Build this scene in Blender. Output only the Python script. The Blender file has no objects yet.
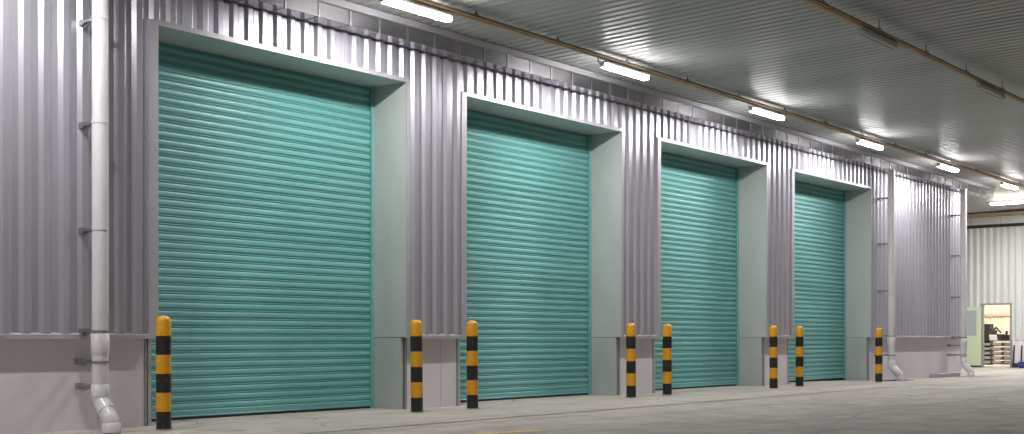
import bpy, bmesh, math, random
from mathutils import Vector, Matrix
random.seed(7)
R = math.radians
S = bpy.context.scene
COL = S.collection

# ------------------------------------------------------------------ helpers
def tag(o, label=None, cat=None, group=None, kind=None):
    if label: o['label'] = label
    if cat: o['category'] = cat
    if group: o['group'] = group
    if kind: o['kind'] = kind
    return o

def empty(name, loc, label, cat, group=None):
    o = bpy.data.objects.new(name, None)
    o.empty_display_size = .2
    o.location = loc
    COL.objects.link(o)
    return tag(o, label, cat, group)

class MB:
    """collects shapes and links them as one mesh object"""
    def __init__(s): s.v = []; s.f = []; s.m = []; s.sm = []
    def add(s, vs, fs, mat=0, smooth=False):
        n = len(s.v); s.v += [tuple(v) for v in vs]
        for f in fs:
            s.f.append(tuple(n + i for i in f)); s.m.append(mat); s.sm.append(smooth)
        return s
    def box(s, x0, x1, y0, y1, z0, z1, mat=0, bev=0):
        b = bev
        if b <= 0:
            vs = [(x, y, z) for z in (z0, z1) for (x, y) in ((x0, y0), (x1, y0), (x1, y1), (x0, y1))]
            fs = [(3, 2, 1, 0), (4, 5, 6, 7), (0, 1, 5, 4), (1, 2, 6, 5), (2, 3, 7, 6), (3, 0, 4, 7)]
            return s.add(vs, fs, mat)
        bm = bmesh.new()
        bmesh.ops.create_cube(bm, size=1)
        for v in bm.verts:
            v.co = Vector(((x0 + x1) / 2 + v.co.x * (x1 - x0), (y0 + y1) / 2 + v.co.y * (y1 - y0), (z0 + z1) / 2 + v.co.z * (z1 - z0)))
        bmesh.ops.bevel(bm, geom=bm.edges[:], offset=b, segments=2, affect='EDGES', profile=.5)
        s.bm(bm, mat); return s
    def bm(s, bm, mat=0, smooth=False):
        bm.verts.index_update()
        s.add([v.co for v in bm.verts], [[v.index for v in f.verts] for f in bm.faces], mat, smooth)
        bm.free()
    def tube(s, pts, rad, n=16, mat=0, cap=True, smooth=True):
        """sweep a circle along pts; rad is a number or one per point"""
        pts = [Vector(p) for p in pts]
        if not isinstance(rad, (list, tuple)): rad = [rad] * len(pts)
        vs = []; prev = None
        for i, p in enumerate(pts):
            if i == 0: t = pts[1] - p
            elif i == len(pts) - 1: t = p - pts[i - 1]
            else: t = (pts[i + 1] - p).normalized() + (p - pts[i - 1]).normalized()
            t.normalize()
            if prev is None:
                a = Vector((0, 0, 1)) if abs(t.z) < .9 else Vector((1, 0, 0))
                u = t.cross(a).normalized()
            else:
                u = (prev - t * prev.dot(t)).normalized()
            prev = u; w = t.cross(u)
            for k in range(n):
                q = 2 * math.pi * k / n
                vs.append(p + (u * math.cos(q) + w * math.sin(q)) * rad[i])
        fs = []
        for i in range(len(pts) - 1):
            for k in range(n):
                a = i * n + k; b = i * n + (k + 1) % n
                fs.append((a, b, b + n, a + n))
        s.add(vs, fs, mat, smooth)
        if cap:
            s.add(vs[:n], [tuple(reversed(range(n)))], mat); s.add(vs[-n:], [tuple(range(n))], mat)
        return s
    def lathe(s, prof, c=(0, 0, 0), n=24, mat=0, smooth=True):
        vs = []
        for r, z in prof:
            for k in range(n):
                q = 2 * math.pi * k / n
                vs.append((c[0] + r * math.cos(q), c[1] + r * math.sin(q), c[2] + z))
        for i in range(len(prof) - 1):
            pass
        fs = [(i * n + k, i * n + (k + 1) % n, (i + 1) * n + (k + 1) % n, (i + 1) * n + k) for i in range(len(prof) - 1) for k in range(n)]
        m0 = len(s.f); s.add(vs, fs, 0, smooth)
        mats = mat if isinstance(mat, (list, tuple)) else [mat] * (len(prof) - 1)
        for i in range(len(prof) - 1):
            for k in range(n): s.m[m0 + i * n + k] = mats[i]
        return s
    def extrude(s, prof, axis, a, b, mat=0, smooth=False, closed=False):
        """prof: 2D points; axis 'x' -> (y,z), 'y' -> (x,z), 'z' -> (x,y)"""
        def P(p, t):
            return {'x': (t, p[0], p[1]), 'y': (p[0], t, p[1]), 'z': (p[0], p[1], t)}[axis]
        n = len(prof)
        vs = [P(p, a) for p in prof] + [P(p, b) for p in prof]
        fs = [(i, (i + 1) % n, n + (i + 1) % n, n + i) for i in range(n if closed else n - 1)]
        if closed: fs += [tuple(reversed(range(n))), tuple(range(n, 2 * n))]
        return s.add(vs, fs, mat, smooth)
    def build(s, name, mats, parent=None, fix=True, loc=None):
        me = bpy.data.meshes.new(name)
        me.from_pydata(s.v, [], s.f)
        if not isinstance(mats, (list, tuple)): mats = [mats]
        for m in mats: me.materials.append(m)
        me.polygons.foreach_set('material_index', s.m)
        me.polygons.foreach_set('use_smooth', s.sm)
        me.update()
        if fix:
            bm = bmesh.new(); bm.from_mesh(me)
            bmesh.ops.recalc_face_normals(bm, faces=bm.faces[:])
            bm.to_mesh(me); bm.free()
        o = bpy.data.objects.new(name, me)
        if loc: o.location = loc
        COL.objects.link(o)
        if parent: o.parent = parent
        return o

def copy_tree(o, parent=None):
    c = o.copy(); COL.objects.link(c); c.parent = parent
    for ch in list(o.children): copy_tree(ch, c)
    return c

# ------------------------------------------------------------------ materials
def mat(name, col, rough=.5, metal=0, spec=.5, emit=None, estr=0, ior=1.5):
    m = bpy.data.materials.new(name); m.use_nodes = True
    b = m.node_tree.nodes['Principled BSDF']
    b.inputs['Base Color'].default_value = (*col, 1)
    b.inputs['Roughness'].default_value = rough
    b.inputs['Metallic'].default_value = metal
    b.inputs['IOR'].default_value = ior
    b.inputs['Specular IOR Level'].default_value = spec
    if emit:
        b.inputs['Emission Color'].default_value = (*emit, 1)
        b.inputs['Emission Strength'].default_value = estr
    return m

def weather(m, col_a, col_b, scale=(1, 1, 1), size=3, lo=.35, hi=.7, detail=6, rough=None, bump=0, bscale=60, bdist=.002, speck=None):
    """mix two colours by noise in object space, vary roughness, add fine bump"""
    nt = m.node_tree; N = nt.nodes; L = nt.links; b = N['Principled BSDF']
    tc = N.new('ShaderNodeTexCoord'); mp = N.new('ShaderNodeMapping')
    mp.inputs['Scale'].default_value = scale
    L.new(tc.outputs['Object'], mp.inputs['Vector'])
    no = N.new('ShaderNodeTexNoise'); no.inputs['Scale'].default_value = size; no.inputs['Detail'].default_value = detail
    no.inputs['Roughness'].default_value = .62
    L.new(mp.outputs[0], no.inputs['Vector'])
    mr = N.new('ShaderNodeMapRange'); mr.inputs['From Min'].default_value = lo; mr.inputs['From Max'].default_value = hi
    L.new(no.outputs['Fac'], mr.inputs['Value'])
    mx = N.new('ShaderNodeMix'); mx.data_type = 'RGBA'
    mx.inputs['A'].default_value = (*col_a, 1); mx.inputs['B'].default_value = (*col_b, 1)
    L.new(mr.outputs[0], mx.inputs['Factor'])
    out = mx.outputs['Result']
    if speck:
        vs, amt, colr = speck
        n2 = N.new('ShaderNodeTexNoise'); n2.inputs['Scale'].default_value = vs; n2.inputs['Detail'].default_value = 3
        L.new(tc.outputs['Object'], n2.inputs['Vector'])
        r2 = N.new('ShaderNodeMapRange'); r2.inputs['From Min'].default_value = .6; r2.inputs['From Max'].default_value = .72
        r2.inputs['To Max'].default_value = amt
        L.new(n2.outputs['Fac'], r2.inputs['Value'])
        m2 = N.new('ShaderNodeMix'); m2.data_type = 'RGBA'
        L.new(r2.outputs[0], m2.inputs['Factor']); L.new(out, m2.inputs['A']); m2.inputs['B'].default_value = (*colr, 1)
        out = m2.outputs['Result']
    L.new(out, b.inputs['Base Color'])
    if rough:
        rr = N.new('ShaderNodeMapRange'); rr.inputs['To Min'].default_value = rough[0]; rr.inputs['To Max'].default_value = rough[1]
        rr.inputs['From Min'].default_value = .3; rr.inputs['From Max'].default_value = .7
        L.new(no.outputs['Fac'], rr.inputs['Value']); L.new(rr.outputs[0], b.inputs['Roughness'])
    if bump:
        nb = N.new('ShaderNodeTexNoise'); nb.inputs['Scale'].default_value = bscale; nb.inputs['Detail'].default_value = 4
        L.new(tc.outputs['Object'], nb.inputs['Vector'])
        bp = N.new('ShaderNodeBump'); bp.inputs['Strength'].default_value = bump; bp.inputs['Distance'].default_value = bdist
        L.new(nb.outputs['Fac'], bp.inputs['Height']); L.new(bp.outputs[0], b.inputs['Normal'])
    return m

def sheets(m, axis, pitch, amt, off=0):
    """each sheet or slat of a panelled surface has its own slight tone"""
    nt = m.node_tree; N = nt.nodes; L = nt.links; b = N['Principled BSDF']
    tc = N.new('ShaderNodeTexCoord'); sp = N.new('ShaderNodeSeparateXYZ'); L.new(tc.outputs['Object'], sp.inputs[0])
    def mth(op, a, c):
        q = N.new('ShaderNodeMath'); q.operation = op
        for i, v in enumerate((a, c)):
            if isinstance(v, (int, float)): q.inputs[i].default_value = v
            elif v is not None: L.new(v, q.inputs[i])
        return q.outputs[0]
    f = mth('FLOOR', mth('DIVIDE', mth('ADD', sp.outputs[axis], off), pitch), None)
    if axis == 2: f = mth('ADD', f, mth('MULTIPLY', mth('FLOOR', mth('DIVIDE', sp.outputs[0], 5.44), None), 97.0))
    w = N.new('ShaderNodeTexWhiteNoise'); w.noise_dimensions = '1D'; L.new(f, w.inputs['W'])
    k = mth('ADD', mth('MULTIPLY', w.outputs['Value'], 2 * amt), 1 - amt)
    x = N.new('ShaderNodeMix'); x.data_type = 'RGBA'; x.blend_type = 'MULTIPLY'; x.inputs['Factor'].default_value = 1
    src = b.inputs['Base Color'].links[0].from_socket
    cb = N.new('ShaderNodeCombineColor')
    for i in range(3): L.new(k, cb.inputs[i])
    L.new(src, x.inputs['A']); L.new(cb.outputs[0], x.inputs['B']); L.new(x.outputs['Result'], b.inputs['Base Color'])
    return m

M = {}
M['cladding'] = weather(mat('silver_cladding', (.5, .5, .5), .32, .60), (.50, .495, .565), (.56, .555, .625), (.6, 1, .25), 1.2)
sheets(M['cladding'], 0, .92, .07, .05)
M['trim'] = weather(mat('silver_trim', (.5, .5, .5), .4, .4), (.45, .44, .48), (.51, .50, .54), (1, 1, .3), 3, rough=(.38, .5))
M['jamb'] = weather(mat('pale_green_grey_panel', (.4, .5, .45), .5), (.405, .435, .42), (.455, .485, .468), (1, 1, .5), 1.6, rough=(.4, .58), bump=.08, bscale=5, bdist=.004)
M['jamb_low'] = weather(mat('pale_green_grey_base', (.4, .5, .45), .5), (.375, .40, .385), (.43, .455, .44), (1, 1, .5), 2.2, rough=(.45, .6))
M['shutter'] = weather(mat('teal_shutter_paint', (.07, .35, .3), .38), (.145, .395, .378), (.178, .445, .423), (.25, 1, 1.6), 2.4, lo=.3, hi=.72, rough=(.32, .46), bump=.12, bscale=3.5, bdist=.004, speck=(5, .22, (.085, .26, .25)))
sheets(M['shutter'], 2, .105, .05, .005)
M['shutter_dark'] = mat('black_rubber', (.02, .022, .022), .7)
M['plinth'] = weather(mat('white_plinth_paint', (.6, .57, .58), .6), (.63, .605, .635), (.69, .665, .695), (1, 1, .45), 1.5, rough=(.5, .7), speck=(9, .15, (.50, .47, .47)), bump=.1, bscale=14)
M['gutter_shade'] = mat('dark_gutter_shade', (.035, .032, .036), .8)  # near-black colour for the shadow line under the rear gutter
M['gutter'] = weather(mat('stainless_gutter', (.6, .6, .6), .2, .95), (.74, .72, .75), (.82, .80, .83), (1, 1, 1), 1.8, rough=(.03, .07))
M['gutter_face'] = weather(mat('brushed_gutter_face', (.5, .5, .5), .22, .95), (.46, .445, .48), (.54, .525, .56), (.5, 1, 1), 1.5, rough=(.17, .25))
M['strap'] = mat('galvanised_strap', (.46, .45, .47), .42, .8)
M['fascia'] = weather(mat('pale_fascia_paint', (.6, .6, .6), .5), (.45, .44, .475), (.51, .50, .53), (.4, 1, 1), 2)
M['ceiling'] = weather(mat('grey_ceiling_sheet', (.4, .42, .4), .3, 0, .3, ior=1.22), (.46, .463, .455), (.515, .517, .507), (.5, .12, 1), 1.1, rough=(.30, .38))
sheets(M['ceiling'], 0, 1.0, .06)
M['pvc'] = weather(mat('grey_white_pvc', (.6, .6, .6), .3), (.60, .585, .605), (.69, .675, .69), (1, 1, .3), 4, rough=(.24, .38))
M['clamp'] = mat('galvanised_clamp', (.35, .35, .37), .38, .85)
M['rail'] = weather(mat('rusty_orange_primer', (.3, .15, .06), .55), (.62, .31, .11), (.42, .20, .075), (.6, 3, 3), 3, rough=(.45, .65))
M['rod'] = mat('dark_steel_rod', (.09, .085, .08), .5, .7)
M['housing'] = mat('white_lamp_housing', (.72, .72, .70), .4)
M['old_housing'] = weather(mat('aged_lamp_housing', (.5, .5, .42), .45), (.60, .60, .53), (.68, .68, .61), (1, 1, 1), 6)
M['dead_tube'] = mat('unlit_glass_tube', (.62, .64, .58), .15, 0, .8)
M['glow'] = mat('lit_lamp_cover', (.9, .9, .9), .4, 0, .5, (1.0, .965, .945), 84)
M['glow_side'] = mat('lit_lamp_cover_side', (.9, .9, .9), .4, 0, .5, (1.0, .98, .97), 10)
M['glow_warm_side'] = mat('lit_warm_lamp_side', (.9, .9, .85), .4, 0, .5, (1.0, .95, .80), 12)
M['glow_warm'] = mat('lit_warm_lamp_cover', (.9, .9, .85), .4, 0, .5, (1.0, .98, .94), 170)
M['room_glow'] = mat('lit_room_lamp_cover', (.9, .9, .85), .4, 0, .5, (1.0, .92, .82), 13)
M['yellow'] = weather(mat('bollard_yellow', (.7, .36, .01), .42), (.74, .36, .008), (.64, .29, .008), (1, 1, 1), 9, rough=(.32, .5), speck=(28, .6, (.30, .14, .02)))
M['black'] = weather(mat('bollard_black', (.012, .012, .014), .4), (.010, .010, .012), (.022, .021, .022), (1, 1, 1), 9, rough=(.3, .5), speck=(28, .7, (.09, .08, .07)))
M['rear_clad'] = weather(mat('pale_rear_cladding', (.6, .63, .6), .45, .25), (.62, .64, .635), (.69, .705, .70), (1, 1, .2), 2, rough=(.38, .5))
M['door_green'] = mat('pale_green_door', (.58, .66, .46), .5)
M['door_frame'] = mat('grey_door_frame', (.30, .31, .30), .5, .3)
M['glass'] = mat('door_window_glass', (.40, .43, .43), .12, 0, .7)
M['room_wall'] = weather(mat('cream_room_wall', (.7, .62, .52), .7), (.70, .63, .54), (.76, .70, .61), (1, 1, .3), 2)
M['room_beam'] = mat('tan_room_beam', (.55, .46, .36), .6)
M['dark_machine'] = mat('dark_machine_paint', (.03, .028, .03), .5)
M['tray'] = mat('pale_grey_tray', (.33, .32, .30), .5)
M['tan'] = weather(mat('tan_beam_paint', (.45, .36, .26), .6), (.47, .38, .28), (.40, .31, .22), (1, .5, 1), 2)
M['blue'] = mat('blue_plastic', (.02, .06, .32), .4)
M['paper'] = mat('white_paper', (.8, .8, .8), .6)
M['kerb'] = weather(mat('grey_kerb_paint', (.4, .38, .4), .6), (.36, .345, .365), (.43, .415, .43), (1, 1, 1), 5)
M['plate'] = weather(mat('dark_drain_steel', (.1, .1, .1), .5, .5), (.075, .07, .07), (.13, .12, .115), (1, 1, 1), 8)

def concrete(name, a, b, apron=False):
    m = bpy.data.materials.new(name); m.use_nodes = True
    nt = m.node_tree; N = nt.nodes; L = nt.links; P = N['Principled BSDF']
    P.inputs['Specular IOR Level'].default_value = .28; P.inputs['IOR'].default_value = 1.35
    tc = N.new('ShaderNodeTexCoord'); pos = tc.outputs['Object']
    def noise(sc, det, rough=.6, scale=(1, 1, 1), dist=0):
        mp = N.new('ShaderNodeMapping'); mp.inputs['Scale'].default_value = scale; L.new(pos, mp.inputs['Vector'])
        n = N.new('ShaderNodeTexNoise'); n.inputs['Scale'].default_value = sc; n.inputs['Detail'].default_value = det
        n.inputs['Roughness'].default_value = rough; n.inputs['Distortion'].default_value = dist
        L.new(mp.outputs[0], n.inputs['Vector']); return n.outputs['Fac']
    def rng(src, lo, hi, t0=0, t1=1):
        r = N.new('ShaderNodeMapRange'); r.inputs['From Min'].default_value = lo; r.inputs['From Max'].default_value = hi
        r.inputs['To Min'].default_value = t0; r.inputs['To Max'].default_value = t1; L.new(src, r.inputs['Value']); return r.outputs[0]
    def mix(f, A, B, blend='MIX'):
        x = N.new('ShaderNodeMix'); x.data_type = 'RGBA'; x.blend_type = blend
        if isinstance(f, float): x.inputs['Factor'].default_value = f
        else: L.new(f, x.inputs['Factor'])
        for k, v in (('A', A), ('B', B)):
            if isinstance(v, tuple): x.inputs[k].default_value = (*v, 1)
            else: L.new(v, x.inputs[k])
        return x.outputs['Result']
    def math_(op, x, y):
        q = N.new('ShaderNodeMath'); q.operation = op
        for i, v in enumerate((x, y)):
            if isinstance(v, (int, float)): q.inputs[i].default_value = v
            else: L.new(v, q.inputs[i])
        return q.outputs[0]
    big = noise(.35, 5, .6, (1, 1.6, 1), .6)
    c = mix(rng(big, .35, .68), a, b)
    mid = noise(1.7, 7, .68)
    c = mix(rng(mid, .48, .72, 0, .55), c, tuple(x * .66 for x in a))
    lgt = noise(.9, 4, .6, (.5, 1.4, 1), .8)
    c = mix(rng(lgt, .58, .75, 0, .35), c, tuple(min(1, x * 1.3) for x in b))
    fine = noise(38, 4, .7)
    c = mix(rng(fine, .5, .75, 0, .3), c, tuple(x * .6 for x in a))
    # wheel marks: long soft streaks running along the building
    tyre = noise(1.0, 4, .55, (.07, 2.3, 1), .5)
    c = mix(rng(tyre, .54, .70, 0, .5), c, tuple(x * .5 for x in a))
    # darker mottled tone, growing away from the doors
    sx = N.new('ShaderNodeSeparateXYZ'); L.new(pos, sx.inputs[0])
    outer_tone = rng(math_('ADD', sx.outputs[1], math_('MULTIPLY', big, 5.0)), .2, -3.2)
    c = mix(math_('MULTIPLY', outer_tone, rng(mid, .25, .6, .25, .62)), c, tuple(x * .66 for x in a))
    # small oil drips
    vo = N.new('ShaderNodeTexVoronoi'); vo.inputs['Scale'].default_value = .8; vo.inputs['Randomness'].default_value = 1
    L.new(pos, vo.inputs['Vector'])
    drip = rng(math_('ADD', vo.outputs['Distance'], math_('MULTIPLY', mid, .12)), .09, .14, .45, 0)
    c = mix(drip, c, tuple(x * .42 for x in a))
    # hairline crack
    cr = N.new('ShaderNodeTexVoronoi'); cr.feature = 'DISTANCE_TO_EDGE'; cr.inputs['Scale'].default_value = .42
    wn = N.new('ShaderNodeTexNoise'); wn.inputs['Scale'].default_value = 1.6; wn.inputs['Detail'].default_value = 5
    L.new(pos, wn.inputs['Vector'])
    av = N.new('ShaderNodeVectorMath'); av.operation = 'MULTIPLY_ADD'
    L.new(wn.outputs['Color'], av.inputs[0]); av.inputs[1].default_value = (.7, .7, 0); L.new(pos, av.inputs[2])
    L.new(av.outputs[0], cr.inputs['Vector'])
    crm = math_('MULTIPLY', rng(cr.outputs['Distance'], .002, .006, 1, 0), rng(big, .44, .56, 0, .8))
    c = mix(crm, c, tuple(x * .35 for x in a))
    L.new(c, P.inputs['Base Color'])
    L.new(rng(mid, .3, .75, .55, .8), P.inputs['Roughness'])
    bp = N.new('ShaderNodeBump'); bp.inputs['Strength'].default_value = .25; bp.inputs['Distance'].default_value = .003
    L.new(fine, bp.inputs['Height']); L.new(bp.outputs[0], P.inputs['Normal'])
    return m
M['yard'] = concrete('yard_concrete', (.345, .321, .293), (.430, .401, .368))
M['apron'] = concrete('apron_concrete', (.365, .341, .312), (.435, .407, .374), True)

# worn yellow paint: holes let the concrete through as a second concrete tone
def worn_paint(name):
    m = mat(name, (.5, .4, .1), .6); nt = m.node_tree; N = nt.nodes; L = nt.links; P = N['Principled BSDF']
    tc = N.new('ShaderNodeTexCoord'); n = N.new('ShaderNodeTexNoise'); n.inputs['Scale'].default_value = 7; n.inputs['Detail'].default_value = 7; n.inputs['Roughness'].default_value = .7
    L.new(tc.outputs['Object'], n.inputs['Vector'])
    r = N.new('ShaderNodeMapRange'); r.inputs['From Min'].default_value = .48; r.inputs['From Max'].default_value = .66; L.new(n.outputs['Fac'], r.inputs['Value'])
    x = N.new('ShaderNodeMix'); x.data_type = 'RGBA'; L.new(r.outputs[0], x.inputs['Factor'])
    x.inputs['A'].default_value = (.62, .44, .08, 1); x.inputs['B'].default_value = (.40, .365, .30, 1)
    L.new(x.outputs['Result'], P.inputs['Base Color']); return m
M['floor_paint'] = worn_paint('worn_yellow_paint')

GZ = -.10   # lowest ground level; walls start here
def gz(x):
    P_ = [(-400, -.025), (26, -.025), (33, -.085), (36, -.085), (44, -.04), (500, -.04)]
    for (a, za), (b, zb) in zip(P_, P_[1:]):
        if x <= b: return za + (zb - za) * (x - a) / (b - a)
    return -.04
# ------------------------------------------------------------------ ground
G = MB()
for xa, xb in zip((-400, 26, 33, 36, 44), (26, 33, 36, 44, 500)):
    G.add([(xa, -400, gz(xa)), (xb, -400, gz(xb)), (xb, 400, gz(xb)), (xa, 400, gz(xa))], [(0, 1, 2, 3)])
tag(G.build('ground', M['yard']), kind='structure')

def slab_sheet(x0, x1, y0, y1, z):
    return [(x0, y0, z + gz(x0)), (x1, y0, z + gz(x1)), (x1, y1, z + gz(x1)), (x0, y1, z + gz(x0))]
A = MB()
xs = [-14, -8, -2.1, 3.4, 9.1, 14.6, 20.1, 26, 33, 36]
for i in range(len(xs) - 1):
    A.add(slab_sheet(xs[i] + .004, xs[i + 1] - .004, -2.2, .78, .004), [(0, 1, 2, 3)])
tag(A.build('pavement', M['apron']), kind='structure')
J = MB()
# sawn joints: slightly wandering dark lines in the yard slab
def joint(p0, p1, w, n=60, wob=.012):
    p0 = Vector(p0); p1 = Vector(p1); d = (p1 - p0).normalized(); q = Vector((-d.y, d.x, 0)); L_ = []; R_ = []
    for i in range(n + 1):
        p = p0.lerp(p1, i / n) + q * random.uniform(-wob, wob); ww = w * random.uniform(.5, 1.3)
        L_.append(p + q * ww / 2); R_.append(p - q * ww / 2)
    for v in L_ + R_: v.z += gz(v.x)
    J.add(L_ + R_, [(i, i + 1, n + 2 + i, n + 1 + i) for i in range(n)])
joint((-14, -2.215, .008), (36, -2.215, .0085), .018, 160)
joint((-14, -6.4, .0045), (44, -6.4, .0045), .024, 160)
for x in (1, 9.2, 17.4, 25.6, 33.8): joint((x, -14, .004), (x, -2.25, .004), .012, 50)
tag(J.build('paving_joints', M['plate']), kind='structure')
# worn yellow arc painted on the yard
Y = MB(); cx, cy, r0 = 9.75, -6.45, 2.72; n = 26; vs = []
for i in range(n + 1):
    q = R(128 - 62 * i / n)
    for rr in (r0, r0 + .17): vs.append((cx + rr * math.cos(q), cy + rr * math.sin(q), gz(0) + .0045))
Y.add(vs, [(2 * i, 2 * i + 1, 2 * i + 3, 2 * i + 2) for i in range(n)])
tag(Y.build('floor_marking', M['floor_paint']), kind='structure')

# ------------------------------------------------------------------ canopy ceiling
def ceil_z(y): return 5.395 + .02 * (-.3 - y)
def corr_ceiling(x0, x1, y0, y1):
    c = MB(); p = .2; prof = []
    k = math.floor(x0 / p)
    while k * p < x1:
        b = k * p
        prof += [(b, 0), (b + .10, 0), (b + .124, .018), (b + .176, .018)]
        k += 1
    n = len(prof); ys = [y0, (y0 + y1) / 2, y1]; vs = []
    for y in ys: vs += [(x, y, ceil_z(y) + h) for x, h in prof]
    c.add(vs, [(j * n + i, j * n + i + 1, (j + 1) * n + i + 1, (j + 1) * n + i) for j in range(len(ys) - 1) for i in range(n - 1)])
    return c
c = corr_ceiling(-14, 46.5, -10.5, 9)
c.box(-14, 46.5, -10.6, 9.1, 5.72, 5.78)
tag(c.build('ceiling', M['ceiling'], fix=False), kind='structure')

# ------------------------------------------------------------------ warehouse
DX = [8.69 + 5.44 * k for k in range(4)]; DW = 4.15; DH = 4.61
WX0, WX1 = -14, 35.82; TOPZ = 5.34
WH = empty('warehouse', (WX0, 0, 0), 'long silver ribbed metal warehouse front with four teal roller shutters', 'warehouse')
W0 = WH.location
def wbuild(mb, name, m, parent=None, **k):
    """part modelled in world coordinates, parented to the warehouse"""
    for i, v in enumerate(mb.v): mb.v[i] = (v[0] - W0.x, v[1] - W0.y, v[2] - W0.z)
    return mb.build(name, m, parent or WH, **k)

PITCH = .23
def clad_depth_points(xa, xb, off=0, phase=.05):
    """outline of the ribbed sheet between xa and xb: (x, y)"""
    base = [(0, .036), (.0355, .036), (.0795, 0), (.1505, 0), (.1945, .036), (.23, .036)]
    def yat(u):
        for (a, ya), (b, yb) in zip(base, base[1:]):
            if a <= u <= b: return ya + (yb - ya) * (u - a) / (b - a) if b > a else ya
        return .036
    pts = []
    k = math.floor((xa - phase) / PITCH) - 1
    while phase + k * PITCH < xb:
        for u, y in base[:-1]:
            x = phase + k * PITCH + u
            if xa < x < xb: pts.append((x, y + off))
        k += 1
    ya = yat((xa - phase) % PITCH) + off; yb = yat((xb - phase) % PITCH) + off
    return [(xa, ya)] + pts + [(xb, yb)]

cl = MB()
def sheet(xa, xb, za, zb, rows=1):
    p = clad_depth_points(xa, xb); n = len(p)
    vs = [(x, y, z) for z in (za, zb) for x, y in p]
    cl.add(vs, [(i, i + 1, n + i + 1, n + i) for i in range(n - 1)])
edges = [WX0] + [v for x in DX for v in (x - .06, x + DW + .06)] + [WX1]
for i in range(0, len(edges), 2): sheet(edges[i], edges[i + 1], 1.03, TOPZ)
for x in DX: sheet(x - .06, x + DW + .06, DH + .045, TOPZ)
wbuild(cl, 'wall_cladding', M['cladding'], fix=False)

# screw heads in rows on the cladding (too many and too small to count)
sc = MB()
def screw(x, z, y):
    r = .007
    sc.add([(x + r * math.cos(a), y, z + r * math.sin(a)) for a in [k * math.pi / 3 for k in range(6)]] + [(x, y - .006, z)],
           [(k, (k + 1) % 6, 6) for k in range(6)])
k = 0
while .05 + k * PITCH < WX1 - .3:
    x = .05 + k * PITCH + .02
    if x > 5:
        for z in (1.12, 2.95, 4.72):
            if z < 4.6 and any(a - .1 < x < a + DW + .1 for a in DX): continue
            screw(x + random.uniform(-.006, .006), z + random.uniform(-.01, .01), .0355)
    k += 1
so = wbuild(sc, 'screws', M['clamp']); so['kind'] = 'stuff'

# bottom flashing and base panels of each stretch of wall
first = True
for i in range(0, len(edges), 2):
    xa, xb = edges[i], edges[i + 1]
    if i > 0: xa += .02
    if i < len(edges) - 2: xb -= .02
    f = MB(); f.extrude([(.046, 1.05), (.046, 1.055), (-.012, 1.032), (-.012, .985), (-.006, .985), (-.006, 1.0), (.13, 1.0), (.13, 1.05)], 'x', xa, xb, closed=True)
    wbuild(f, 'flashing', M['trim'])
    pa, pb = xa + (.03 if i else 0), xb - (.03 if i < len(edges) - 2 else 0)
    b = MB(); seams = [pa]
    L_ = pb - pa; npn = max(1, round(L_ / 2.0))
    step = L_ / npn
    if i == 0: cuts = [pa, pa + 8, 4.1, 7.98, pb]
    elif i == len(edges) - 2: cuts = [pa, pa + 1.55, pa + 4.9, pb]
    else: cuts = [pa, pa + L_ * (.62 if i == 4 else .68), pb]
    for q in range(len(cuts) - 1):
        b.box(cuts[q] + (.004 if q else 0), cuts[q + 1] - (.004 if q < len(cuts) - 2 else 0), .10, .70, GZ + .012, .997)
    bp = wbuild(b, 'base_panel', M['plinth'])
    t = MB()
    if i: t.box(xa, xa + .028, .092, .16, GZ, .984)
    if i < len(edges) - 2: t.box(xb - .028, xb, .092, .16, GZ, .984)
    t.box(pa, pb, .108, .14, GZ, GZ + .012)
    o = wbuild(t, 'corner_trim', M['door_frame'], bp)

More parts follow.
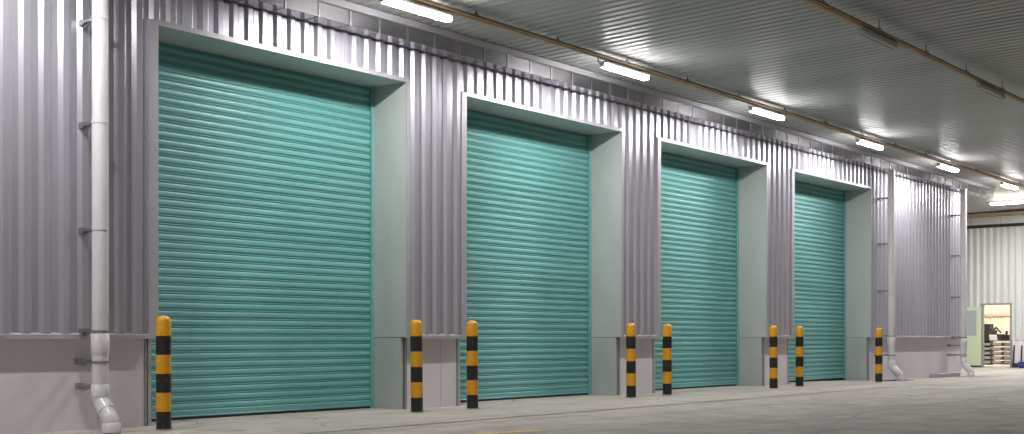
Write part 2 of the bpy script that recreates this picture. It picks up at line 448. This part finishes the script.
# door surrounds and shutters
def make_door(x):
    x1 = x + DW; D = .69
    s = MB()
    s.box(x1, x1 + .05, .002, D + .05, 1.004, DH + .04)                 # right reveal, upper panel
    s.box(x - .05, x, .002, D + .05, 1.004, DH + .04)                   # left reveal
    s.box(x + .001, x1 - .001, .002, D + .05, DH, DH + .04)             # soffit
    fr = wbuild(s, 'door_surround', M['jamb'])
    for sx in (x1 + .004, x - .05):
        lo = MB(); lo.box(sx, sx + .046, .112, D + .05, GZ, .999)
        wbuild(lo, 'reveal_base', M['jamb_low'], fr)
    t = MB()
    t.box(x1 - .004, x1 + .045, -.014, .0, .985, DH + .05); t.box(x1 + .045, x1 + .062, -.014, .045, .985, DH + .05)
    t.box(x - .09, x + .004, -.014, .0, .985, DH + .05); t.box(x - .107, x - .09, -.014, .045, .985, DH + .05)
    t.box(x + .004, x1 - .004, -.014, .0, DH - .004, DH + .05)
    t.box(x + .004, x1 - .004, -.014, .045, DH + .05, DH + .056)
    wbuild(t, 'edge_trim', M['trim'], fr)
    # shutter curtain of convex slats
    c = MB(); p = .105; z = .10; prof = []
    while z < DH + .1:
        prof += [(D + .010, z), (D - .005, z + .002), (D - .0095, z + .013), (D - .012, z + .034), (D - .0105, z + .055), (D - .005, z + .069), (D + .010, z + .073),
                 (D + .010, z + .078), (D - .004, z + .080), (D - .007, z + .087), (D - .004, z + .094), (D + .010, z + .097)]
        z += p
    n = len(prof)
    c.extrude(prof, 'x', x - .03, x1 + .03, smooth=True)
    sh = wbuild(c, 'roller_shutter', M['shutter'], fix=False)
    for sx in (x + .001, x1 - .046):
        g = MB(); g.box(sx, sx + .045, D - .055, D - .020, -.018, DH - .002)
        wbuild(g, 'guide_rail', M['shutter'], sh)
    b = MB(); b.extrude([(D + .012, .01), (D - .022, .01), (D - .026, .022), (D - .020, .03), (D - .020, .088), (D - .010, .098), (D + .012, .098)], 'x', x + .05, x1 - .05, closed=True)
    for q in range(11):
        xx = x + .25 + q * (DW - .5) / 10
        b.add([(xx + .011 * math.cos(a), D - .021, -.025 + .088 + .0 + .011 * math.sin(a)) for a in [k * math.pi / 4 for k in range(8)]] + [(xx, D - .029, -.025 + .088 + .0)], [(k, (k + 1) % 8, 8) for k in range(8)])
    wbuild(b, 'bottom_bar', M['shutter'], sh)
    r = MB(); r.box(x + .05, x1 - .05, D - .018, D + .012, -.019, .0095)
    wbuild(r, 'rubber_seal', M['shutter_dark'], sh)
for x in DX: make_door(x)
# closed body behind the front
e = MB(); e.box(WX0, WX1 - .004, .76, .82, GZ - .02, TOPZ + .1); e.box(WX0, WX1 - .002, .84, 9.1, 5.30, 5.36)
wbuild(e, 'inner_wall', M['dark_machine'])
e = MB(); pe = [(y, x) for x, y in clad_depth_points(0.0, 9.0)]
n = len(pe); e.add([(WX1 - y_, x_, z) for z in (1.03, TOPZ) for y_, x_ in [(a, b) for a, b in pe]], [(i, i + 1, n + i + 1, n + i) for i in range(n - 1)])
wbuild(e, 'side_cladding', M['cladding'], fix=False)
e = MB(); e.box(WX1 - .10, WX1 - .06, .702, 9, GZ - .02, 1.0); wbuild(e, 'side_base', M['plinth'])
e = MB(); e.box(WX1 - .11, WX1 + .012, -.016, -.006, 1.03, TOPZ); e.box(WX1 + .002, WX1 + .012, -.006, .12, 1.03, TOPZ)
wbuild(e, 'corner_flashing', M['trim'])

# ------------------------------------------------------------------ rain gutter with straps
GX1 = 37.4
GU = empty('rain_gutter', (WX0, 0, 5.1), 'shiny stainless box gutter with straps along the top of the silver warehouse front', 'gutter')
def gbuild(mb, name, m):
    for i, v in enumerate(mb.v): mb.v[i] = (v[0] - WX0, v[1], v[2] - 5.1)
    return mb.build(name, m, GU)
g = MB(); x = WX0
while x < GX1 - .1:
    xe = min(x + 2.2, GX1); dz = random.uniform(-.002, .002)
    g.extrude([(-.004, 5.10), (-.298, 5.10 + dz), (-.30, 5.104 + dz), (-.30 + random.uniform(-.002, .002), 5.292), (-.294, 5.292), (-.294, 5.108 + dz), (-.004, 5.108)], 'x', x + .002, xe - .002, closed=True)
    g.m[-8] = 1; g.m[-9] = 0
    for fi in range(len(g.f) - 9, len(g.f)):
        ys_ = [g.v[i][1] for i in g.f[fi]]
        g.m[fi] = 1 if max(ys_) < -.29 else 0
    x = xe
gbuild(g, 'trough', [M['gutter'], M['gutter_face']])
g = MB()
g.extrude([(-.31, 5.296), (-.335, 5.300), (-.338, 5.385), (-.30, 5.39), (-.27, 5.39), (-.27, 5.296)], 'x', WX0, GX1, closed=True)
gbuild(g, 'fascia', M['fascia'])
xs_ = []; x = 5.95
while x < GX1 - .1: xs_.append(x); x += .55
proto = None
for x in xs_:
    if proto is None:
        g = MB(); w = .012
        g.box(-w, w, -.309, -.303, -.006, .194); g.box(-w * .6, w * .6, -.303, -.02, -.006, -.003)
        proto = g.build('strap', M['strap'], GU); o = proto
    else:
        o = proto.copy(); COL.objects.link(o); o.parent = GU
    o.location = (x - WX0 + random.uniform(-.015, .015), 0, 0)

# ------------------------------------------------------------------ drainpipes
def make_pipe(x, label, clamps, rad=.088, top=5.1):
    t = empty('drainpipe', (x, -.34, 0), label, 'drainpipe', 'drainpipes down the warehouse front')
    b = MB()
    b.tube([(0, 0, .50), (0, 0, .98)], rad - .001, 28); b.tube([(0, 0, 1.0), (0, 0, top - gz(x) - .003)], rad, 28)
    b.tube([(0, 0, .84), (0, 0, .862), (0, 0, 1.06), (0, 0, 1.066)], [rad + .002, rad + .009, rad + .009, rad + .002], 28)
    b.build('pipe', M['pvc'], t)
    b = MB(); r_ = .10; q45 = R(45); pts = [(0, 0, .50), (0, 0, .395)]
    for k in range(1, 6):
        q = q45 * k / 5; pts.append((0, -r_ * (1 - math.cos(q)), .395 - r_ * math.sin(q)))
    d = .15; e0 = Vector(pts[-1]); e1 = e0 + Vector((0, -d, -d)); mid = e0.lerp(e1, .55)
    pts.append(e1); cy_ = e1.y + r_ * math.cos(q45); cz_ = e1.z - r_ * math.sin(q45) + r_ * math.sin(q45)
    for k in range(1, 6):
        q = q45 * (1 - k / 5)
        pts.append((0, e1.y - r_ * (math.cos(q) - math.cos(q45)), e1.z - r_ * (math.sin(q45) - math.sin(q))))
    yl = pts[-1][1]; pts.append((0, yl, .012))
    b.tube(pts, rad, 28)
    b.tube([(0, 0, .52), (0, 0, .515), (0, 0, .385)], [rad + .002, rad + .008, rad + .008], 28)
    dv = Vector((0, -1, -1)).normalized()
    b.tube([mid - dv * .075, mid + dv * .012], rad + .007, 28)
    b.tube([(0, yl, .115), (0, yl, .110), (0, yl, .012)], [rad + .002, rad + .010, rad + .010], 28)
    b.build('elbow', M['pvc'], t)
    for z in clamps:
        c = MB()
        c.tube([(0, 0, z - .012), (0, 0, z + .012)], rad + .006, 28, mat=1 if z > 2 else 0)
        yb = .372 if z > 1.03 else .438
        c.box(-.03, .03, rad - .01, yb, z - .010, z + .026)           # arm
        c.box(-.034, .034, yb - .10, yb - .008, z - .03, z + .034)        # wall block
        c.box(-.012, .012, rad + .004, rad + .045, z - .014, z + .03)     # bolt lug
        c.add([(-.012, rad + .07, z - .004), (.012, rad + .07, z - .004), (.012, yb - .1, z - .055), (-.012, yb - .1, z - .055),
               (-.012, rad + .10, z - .004), (.012, rad + .10, z - .004), (.012, yb - .06, z - .055), (-.012, yb - .06, z - .055)],
              [(0, 1, 2, 3), (7, 6, 5, 4), (0, 3, 7, 4), (1, 5, 6, 2), (3, 2, 6, 7), (0, 4, 5, 1)])
        c.build('clamp', [M['clamp'], M['pvc']], t)
    return t
make_pipe(7.72, 'pale grey drainpipe beside the nearest roller shutter, leftmost and largest in view', (.49, .76, 1.09, 2.19, 3.34, 4.46))
make_pipe(29.60, 'grey drainpipe behind the farthest bollard, right of the last roller shutter', (.62, 1.09, 2.19, 3.34, 4.46), .086)
make_pipe(34.70, 'grey drainpipe at the far right corner of the silver wall beside the green door', (.60, .86, 1.09, 2.19, 3.34, 4.46), .088)

# ------------------------------------------------------------------ lamp rails and lamps
def lamp_rail(y, z, x0, x1, hx0, label):
    t = empty('lamp_rail', (x0, y, z), label, 'rail', 'rusty orange rails under the ceiling')
    b = MB(); L_ = x1 - x0
    b.extrude([(-.03, -.03), (.03, -.03), (.03, .035), (.022, .035), (.022, -.022), (-.022, -.022), (-.022, .035), (-.03, .035)], 'x', 0, L_, closed=True)
    b.build('rail', M['rail'], t)
    # conduit tied to the rail side
    b = MB(); b.tube([(0, -.043, -.01), (L_, -.043, -.01)], .011, 8); b.build('conduit', M['old_housing'], t)
    h = MB(); top = ceil_z(y) + .01 - z
    h.tube([(0, 0, -.02), (0, 0, top)], .006, 8)
    h.tube([(0, -.045, .0), (0, -.04, .045), (0, 0, .07), (0, .04, .045), (0, .045, .0)], .006, 6)
    h.tube([(0, 0, -.018), (0, 0, -.008)], .016, 6); h.tube([(0, 0, .066), (0, 0, .078)], .014, 6)
    proto = h.build('hanger', M['rod'], t)
    x = hx0; first = True
    while x < x1:
        o = proto if first else proto.copy()
        if not first: COL.objects.link(o); o.parent = t
        first = False
        o.location = (x - x0 + random.uniform(-.04, .04), 0, 0); x += 1.82
    return t
lamp_rail(-1.30, 5.306, -9, 44, 3.75, 'rusty orange rail along the silver wall carrying the lit strip lamps')
lamp_rail(-5.21, 5.306, 2, 44, 4.25, 'rusty orange rail out over the yard carrying the unlit lamps at upper right')

def make_lit(glow, L=1.22):
    t = empty('strip_lamp', (0, 0, 0), 'x', 'lamp')
    b = MB(); b.box(.005, L + .055, -.054, .054, -.003, .034, bev=.008); b.build('housing', M['housing'], t)
    b = MB(); xs = [.026, .030, .045, .07, L - .01, L + .015, L + .030, L + .034]
    sc_ = [.55, .78, .94, 1, 1, .94, .78, .55]
    prof = [(-.056, -.006), (-.060, -.024), (-.058, -.046), (-.048, -.062), (.048, -.062), (.058, -.046), (.060, -.024), (.056, -.006)]
    n = len(prof); vs = []
    for x, s in zip(xs, sc_):
        vs += [(x, y * s, -.034 + (z + .034) * s) for y, z in prof]
    fs = [(i * n + k, i * n + (k + 1) % n, (i + 1) * n + (k + 1) % n, (i + 1) * n + k) for i in range(len(xs) - 1) for k in range(n)]
    fs += [tuple(range(n)), tuple((len(xs) - 1) * n + k for k in reversed(range(n)))]
    b.add(vs, fs, 0, True)
    for fi in range(len(b.f)):                       # the lens under the tubes is brighter than the frosted sides of the cover
        if all(b.v[i][2] < -.05 for i in b.f[fi]): b.m[fi] = 1
    b.build('diffuser', [M['glow_warm_side' if glow is M['glow_warm'] else 'glow_side'], glow], t)
    for x in (-.02, L + .036):
        b = MB(); b.box(x, x + .044, -.04, .04, -.062, .010, bev=.012); b.build('end_cap', M['housing'], t)
    b = MB(); b.tube([(-.02, 0, -.03), (-.07, 0, -.03), (-.10, 0, 0), (-.12, 0, .05)], .012, 8); b.build('cable', M['housing'], t)
    for x in (.22, L - .18):
        b = MB(); b.box(x, x + .03, -.02, .02, .0345, .062); b.build('bracket', M['rod'], t)
    return t
def make_dead(L=1.26):
    t = empty('strip_lamp', (0, 0, 0), 'x', 'lamp')
    b = MB(); b.extrude([(-.035, .05), (.035, .05), (.05, .03), (.03, -.02), (-.03, -.02), (-.05, .03)], 'x', 0, L, closed=True); b.build('housing', M['old_housing'], t)
    for s in (-.048, .048):
        b = MB(); b.tube([(.04, s, -.062), (L - .04, s, -.062)], .017, 12); b.build('tube', M['dead_tube'], t)
    for x in (.015, L - .045):
        b = MB(); b.box(x, x + .022, -.064, .064, -.074, -.0205, bev=.005); b.build('tube_holder', M['old_housing'], t)
    b = MB()
    b.box(.06, L - .06, -.02, .02, .051, .065)
    b.build('bracket', M['rod'], t)
    return t
lit = make_lit(M['glow'])
LX = [11.04 + 4.78 * k for k in range(6)]
LL = ['lit strip lamp above the nearest roller shutter, largest in view',
      'lit strip lamp above the second roller shutter from the left',
      'lit strip lamp above the third roller shutter from the left',
      'lit strip lamp above the fourth and farthest roller shutter',
      'lit strip lamp above the plain silver wall between two far drainpipes',
      'lit strip lamp at the far end of the rail, above the long warm lamp']
for i, x in enumerate(LX + [5.6, .85]):
    o = lit if i == 0 else copy_tree(lit)
    o.location = (x, -1.30, 5.306 - .032 - .062)
    o['label'] = LL[i] if i < 6 else 'lit strip lamp on the wall side rail left of the nearest drainpipe'
    o['group'] = 'lit strip lamps along the wall'
dead = make_dead()
for i, (x, lb) in enumerate(((16.32, 'unlit strip lamp with bare tubes on the outer orange rail, nearer of the two'),
                             (21.14, 'unlit strip lamp on the outer orange rail, farther one near the right edge'))):
    o = dead if i == 0 else copy_tree(dead)
    o.location = (x, -5.23, 5.306 - .032 - .053); o.scale = (1, .85, .8); o['label'] = lb; o['group'] = 'unlit strip lamps on the outer rail'
w = make_lit(M['glow_warm'], 2.4)
w.rotation_euler = (0, 0, R(-90)); w.location = (40.5, .8, 5.27)
tag(w, 'long warm white strip lamp across the bay in front of the pale rear wall', 'lamp')
b = MB()
for x in (.4, 2.0): b.tube([(x, 0, .03), (x, 0, ceil_z(0) + .01 - 5.27)], .006, 8)
b.build('hanger', M['rod'], w)

# ------------------------------------------------------------------ bollards
def make_bollard():
    t = empty('bollard', (0, 0, 0), 'x', 'bollard')
    b = MB(); r = .082; h = .205; prof = []; mt = []
    prof.append((r, 0.004))
    for k in range(5):
        z = h * (k + 1); prof.append((r, z)); mt.append(1 if k % 2 == 0 else 0)
    prof += [(r, 1.185), (r - .006, 1.208), (r - .018, 1.226), (r - .036, 1.238), (.022, 1.244), (.001, 1.246)]
    mt += [0] * 6
    b.lathe(prof, n=32, mat=mt); b.build('post', [M['yellow'], M['black']], t)
    b = MB(); b.lathe([(.084, .0045), (.098, .006), (.092, .012), (.0825, .014)], n=32); b.build('base_collar', M['apron'], t)
    return t
bo = make_bollard()
BP = [(8.33, -.62, 'yellow and black bollard left of the nearest roller shutter, beside the big drainpipe'),
      (12.41, -.61, 'yellow and black bollard at the right edge of the nearest roller shutter'),
      (13.52, -.65, 'yellow and black bollard at the left edge of the second roller shutter'),
      (17.75, -.56, 'yellow and black bollard at the right edge of the second roller shutter'),
      (18.95, -.53, 'yellow and black bollard at the left edge of the third roller shutter'),
      (22.72, -.68, 'yellow and black bollard at the right edge of the third roller shutter'),
      (24.0, -.62, 'yellow and black bollard at the left edge of the farthest roller shutter'),
      (27.9, -.72, 'yellow and black bollard right of the farthest roller shutter, rightmost in the row')]
for i, (x, y, lb) in enumerate(BP):
    o = bo if i == 0 else copy_tree(bo)
    o.location = (x, y, gz(x) + .004); o.scale = (1, 1, 1.014); o.rotation_euler = (random.uniform(-.008, .008), random.uniform(-.008, .008), i * 1.3)
    o['label'] = lb; o['group'] = 'striped bollards in front of the roller shutters'

# ------------------------------------------------------------------ small things on the ground by the far wall
b = MB(); b.box(33.35, 35.15, -.10, .09, .0045, .11, bev=.012)
tag(b.build('kerb_block', M['kerb']), 'low grey kerb block at the foot of the white base between the far drainpipes', 'kerb')
b = MB(); b.box(28.75, 30.35, -.62, -.16, .004, .014, bev=.003)
for k in range(10): b.box(28.80 + k * .15, 28.89 + k * .15, -.57, -.22, .0145, .0175)
tag(b.build('drain_cover', M['plate']), 'dark steel drain cover on the floor under the drainpipe by the last bollard', 'drain cover', 'drain covers below the drainpipes')
b = MB(); b.box(34.3, 35.9, -.74, -.2, .004, .014, bev=.003)
for k in range(9): b.box(34.38 + k * .165, 34.48 + k * .165, -.68, -.26, .0145, .0175)
tag(b.build('drain_cover', M['kerb']), 'pale drain cover on the floor under the farthest drainpipe', 'drain cover', 'drain covers below the drainpipes')

# ------------------------------------------------------------------ rear building
XB = 44.4
RB = empty('rear_building', (XB, 0, 0), 'pale ribbed rear building with an open doorway and light green door', 'building')
def rbuild(mb, name, m, parent=None, **k):
    for i, v in enumerate(mb.v): mb.v[i] = (v[0] - XB, v[1], v[2])
    return mb.build(name, m, parent or RB, **k)
DY0, DY1, DZ = 1.39, 2.30, 2.17
b = MB()
def rsheet(ya, yb, za, zb):
    p = [(x, y) for x, y in clad_depth_points(ya, yb, 0, .12)]; n = len(p)
    b.add([(XB + y, x, z) for z in (za, zb) for x, y in p], [(i, i + 1, n + i + 1, n + i) for i in range(n - 1)])
rsheet(-12, DY0 - .06, .97, 5.12); rsheet(DY0 - .06, DY1 + .06, DZ + .05, 5.12); rsheet(DY1 + .06, 9, .97, 5.12)
rbuild(b, 'wall_cladding', M['rear_clad'], fix=False)
b = MB(); b.box(XB + .06, XB + .14, -12, DY0 - .065, .16, .965); b.box(XB + .06, XB + .14, DY1 + .065, 9, .16, .965)
rbuild(b, 'base_panel', M['plinth'])
b = MB(); b.box(XB + .05, XB + .15, -12, DY0 - .065, .002, .155); b.box(XB + .05, XB + .15, DY1 + .065, 9, .002, .155)
rbuild(b, 'dark_base', M['dark_machine'])
b = MB(); b.box(XB - .02, XB + .12, DY0 - .06, DY0, 0, DZ); b.box(XB - .02, XB + .12, DY1, DY1 + .06, 0, DZ); b.box(XB - .03, XB + .12, DY0 - .07, DY1 + .07, DZ + .002, DZ + .06)
rbuild(b, 'door_frame', M['door_frame'])
# gutter and beam on the rear wall
b = MB(); b.box(XB - .26, XB - .012, -12, 9, 4.97, 5.22); rbuild(b, 'gutter', M['rear_clad'])
b = MB()
for k in range(20):
    y = -11.4 + k * 1.0; b.box(XB - .268, XB - .262, y, y + .03, 4.965, 5.22)
rbuild(b, 'gutter_straps', M['strap'])
b = MB(); b.box(XB - .04, XB - .014, -12, 9, 4.87, 4.968); rbuild(b, 'shade_strip', M['gutter_shade'])  # dark strip painted in as the shadow below the gutter
b = MB(); b.box(XB - .5, XB - .28, -12, 9, 5.23, 5.33); rbuild(b, 'beam', M['tan'])
# green door swung back flat against the wall
b = MB(); b.box(XB - .09, XB - .045, DY1 + .05, DY1 + .20, .06, 2.12); b.box(XB - .09, XB - .045, DY1 + .66, DY1 + .95, .06, 2.12)
b.box(XB - .09, XB - .045, DY1 + .20, DY1 + .66, .06, 1.10); b.box(XB - .09, XB - .045, DY1 + .20, DY1 + .66, 1.98, 2.12)
dr = rbuild(b, 'door', M['door_green'])
b = MB(); b.box(XB - .075, XB - .06, DY1 + .20, DY1 + .66, 1.10, 1.98); rbuild(b, 'pane', M['glass'], dr)
b = MB(); b.box(XB - .092, XB - .043, DY1 + .05, DY1 + .95, .012, .058); rbuild(b, 'kick_strip', M['dark_machine'], dr)
b = MB(); b.tube([(XB - .09, DY1 + .86, 1.02), (XB - .13, DY1 + .86, 1.02), (XB - .13, DY1 + .75, 1.02)], .012, 8); rbuild(b, 'handle', M['rod'], dr)
# lit room behind the doorway
b = MB(); RX = 48.2
p = [(y, x) for x, y in clad_depth_points(-.4, 4.0, 0, .0)]
n = len(p); b.add([(RX - y_ * .6, x_, z) for z in (0, 3.2) for y_, x_ in p], [(i, i + 1, n + i + 1, n + i) for i in range(n - 1)])
b.add([(XB + .2, -.4, 0), (RX, -.4, 0), (RX, -.4, 3.2), (XB + .2, -.4, 3.2)], [(0, 1, 2, 3)])
b.add([(XB + .2, 4, 0), (RX, 4, 0), (RX, 4, 3.2), (XB + .2, 4, 3.2)], [(0, 1, 2, 3)])
b.add([(XB + .2, -.4, 3.2), (RX, -.4, 3.2), (RX, 4, 3.2), (XB + .2, 4, 3.2)], [(0, 1, 2, 3)])
rbuild(b, 'room_wall', M['room_wall'], fix=False)
b = MB(); b.box(RX - .14, RX - .03, -.4, 4, 1.86, 1.94); rbuild(b, 'room_beam', M['room_beam'])
b = MB(); b.box(45.6, 46.9, 1.2, 1.35, 3.05, 3.12); b.box(45.6, 46.9, 2.8, 2.95, 3.05, 3.12); rbuild(b, 'room_lamp', M['room_glow'])
b = MB(); b.box(XB + .2, RX, -.4, 4, .002, .008); rbuild(b, 'room_floor', M['plinth'])

# things standing in and by the doorway
SX = 45.5
ra = empty('storage_rack', (SX, 2.12, .008), 'dark metal rack holding pale trays inside the lit doorway', 'rack')
for yy in (-.62, .62):
    for xx in (-.2, .2):
        b = MB(); b.box(xx - .016, xx + .016, yy - .016, yy + .016, 0, 1.02); b.build('post', M['dark_machine'], ra)
SZ = [.1, .26, .42, .58, .74, .92]
for z in SZ:
    b = MB(); b.box(-.22, .22, -.62, .62, z - .012, z + .01); b.build('shelf', M['dark_machine'], ra)
tr = None; i = 0
for z, rn in zip(SZ[:-1], ('bottom', 'second lowest', 'middle', 'second highest', 'top')):
    for y, cn in ((-.39, 'right'), (.0, 'middle'), (.39, 'left')):
        if tr is None:
            b = MB(); b.extrude([(-.15, .0), (-.17, .10), (-.158, .10), (-.14, .012), (.14, .012), (.158, .10), (.17, .10), (.15, .0)], 'x', -.19, .19, closed=True)
            b.box(-.19, -.178, -.14, .14, .013, .09); b.box(.178, .19, -.14, .14, .013, .09)
            tr = b.build('tray', M['tray']); o = tr
        else:
            o = tr.copy(); COL.objects.link(o)
        o.location = (SX + random.uniform(-.02, .02), 2.12 + y + random.uniform(-.01, .01), .008 + z + .011)
        tag(o, 'pale tray on the %s shelf of the doorway rack, %s stack' % (rn, cn), 'tray', 'trays on the rack in the doorway')
        i += 1
m = empty('machine', (SX, 2.25, .942), 'dark machine with an upright arm standing on the rack in the doorway', 'machine')
b = MB(); b.box(-.16, .16, -.30, .16, 0, .22, bev=.015); b.box(-.1, .1, -.06, .12, .22, .36, bev=.01); b.build('body', M['dark_machine'], m)
b = MB(); b.tube([(0, .1, .13), (0, .06, .34), (0, -.04, .46)], [.05, .04, .03], 10); b.tube([(0, -.04, .46), (0, -.22, .26)], .03, 10); b.build('arm', M['dark_machine'], m)
b = MB(); b.box(-.1, .12, -.52, -.26, 0, .20, bev=.012); b.tube([(0, -.4, .19), (0, -.42, .33)], .045, 10); b.build('motor', M['dark_machine'], m)
b = MB(); b.lathe([(.001, 0), (.08, .0), (.085, .05), (.001, .06)], (0, -.23, .15), 16); b.build('head', M['rod'], m)
b = MB(); b.box(-.012, .012, -.13, .13, 0, .20)
o = b.build('paper_sheet', M['paper'], loc=(SX - .235, 2.22, .945)); o.rotation_euler = (0, R(-20), 0)
tag(o, 'white sheet of paper propped on the front of the rack in the doorway', 'paper')
c = empty('cabinet', (45.9, 2.58, .008), 'tall dark cabinet just inside the left of the doorway', 'cabinet')
b = MB(); b.box(-.2, .2, -.10, .3, .05, 1.52, bev=.01); b.build('body', M['dark_machine'], c)
b = MB(); b.box(-.212, -.203, -.09, .29, .08, 1.49); b.tube([(-.225, -.05, .7), (-.225, -.05, .9)], .01, 8); b.build('door', M['dark_machine'], c)
# black posts and blue bin by the right of the doorway
for k, (yy, lb) in enumerate(((1.24, 'thin black rod right of the doorway, the one nearer the door'), (.985, 'thin black rod right of the doorway, farther from the door'))):
    b = MB(); b.tube([(0, 0, .006), (.10, 0, .74)], .028, 10); b.tube([(.10, 0, .73), (.106, 0, .78)], .02, 10); b.lathe([(.0, .004), (.06, .004), (.055, .03), (.03, .04)], n=12)
    tag(b.build('rod', M['dark_machine'], loc=(XB - .12, yy, 0)), lb, 'rod', 'black rods by the doorway')
b = MB(); b.extrude([(-.15, .0), (-.19, .16), (-.20, .17), (-.18, .17), (-.14, .012), (.14, .012), (.18, .17), (.20, .17), (.19, .16), (.15, 0)], 'y', -.22, .22, closed=True)
b.box(-.16, .16, -.235, -.222, .0, .16); b.box(-.16, .16, .222, .235, .0, .16)
tag(b.build('bin', M['blue'], loc=(XB - .40, .72, .004)), 'blue plastic bin on the floor beside the black rods', 'bin')

for o in COL.objects:
    k_ = o.name.split('.')[0]
    if o.parent is None and k_ in ('kerb_block', 'drain_cover'): o.location.z += gz(33 if k_ == 'kerb_block' else 34.5 if '.' in o.name else 30.2)
    elif o.parent is None and k_ == 'drainpipe': o.location.z += gz(o.location.x)
    elif o.parent is None and o.location.x > 44 and k_ != 'strip_lamp': o.location.z += gz(44)

# ------------------------------------------------------------------ night sky, camera, render settings
wd = bpy.data.worlds.new('World'); S.world = wd; wd.use_nodes = True
nt = wd.node_tree; sky = nt.nodes.new('ShaderNodeTexSky'); sky.sky_type = 'NISHITA'; sky.sun_disc = False
sky.sun_elevation = R(-1); sky.sun_rotation = R(200)
bg = nt.nodes['Background']; bg.inputs['Strength'].default_value = .06
hs = nt.nodes.new('ShaderNodeHueSaturation'); hs.inputs['Saturation'].default_value = .2
nt.links.new(sky.outputs[0], hs.inputs['Color']); nt.links.new(hs.outputs[0], bg.inputs['Color'])

cam = bpy.data.cameras.new('camera'); co = bpy.data.objects.new('camera', cam); COL.objects.link(co)
cam.sensor_width = 36; cam.lens = 36 * 1250 / 1024; cam.shift_y = 120.5 / 1024
cam.clip_end = 2000
co.location = (0, -12.23, 1.0)
co.rotation_euler = (R(90), 0, -R(90 - 38.7714))
S.camera = co
S.view_settings.view_transform = 'Standard'; S.view_settings.look = 'None'
S.view_settings.exposure = 2.14; S.view_settings.gamma = 1; S.view_settings.use_curve_mapping = False
S.cycles.use_denoising = True
S.cycles.max_bounces = 10; S.cycles.diffuse_bounces = 6; S.cycles.glossy_bounces = 5
S.cycles.sample_clamp_indirect = 6
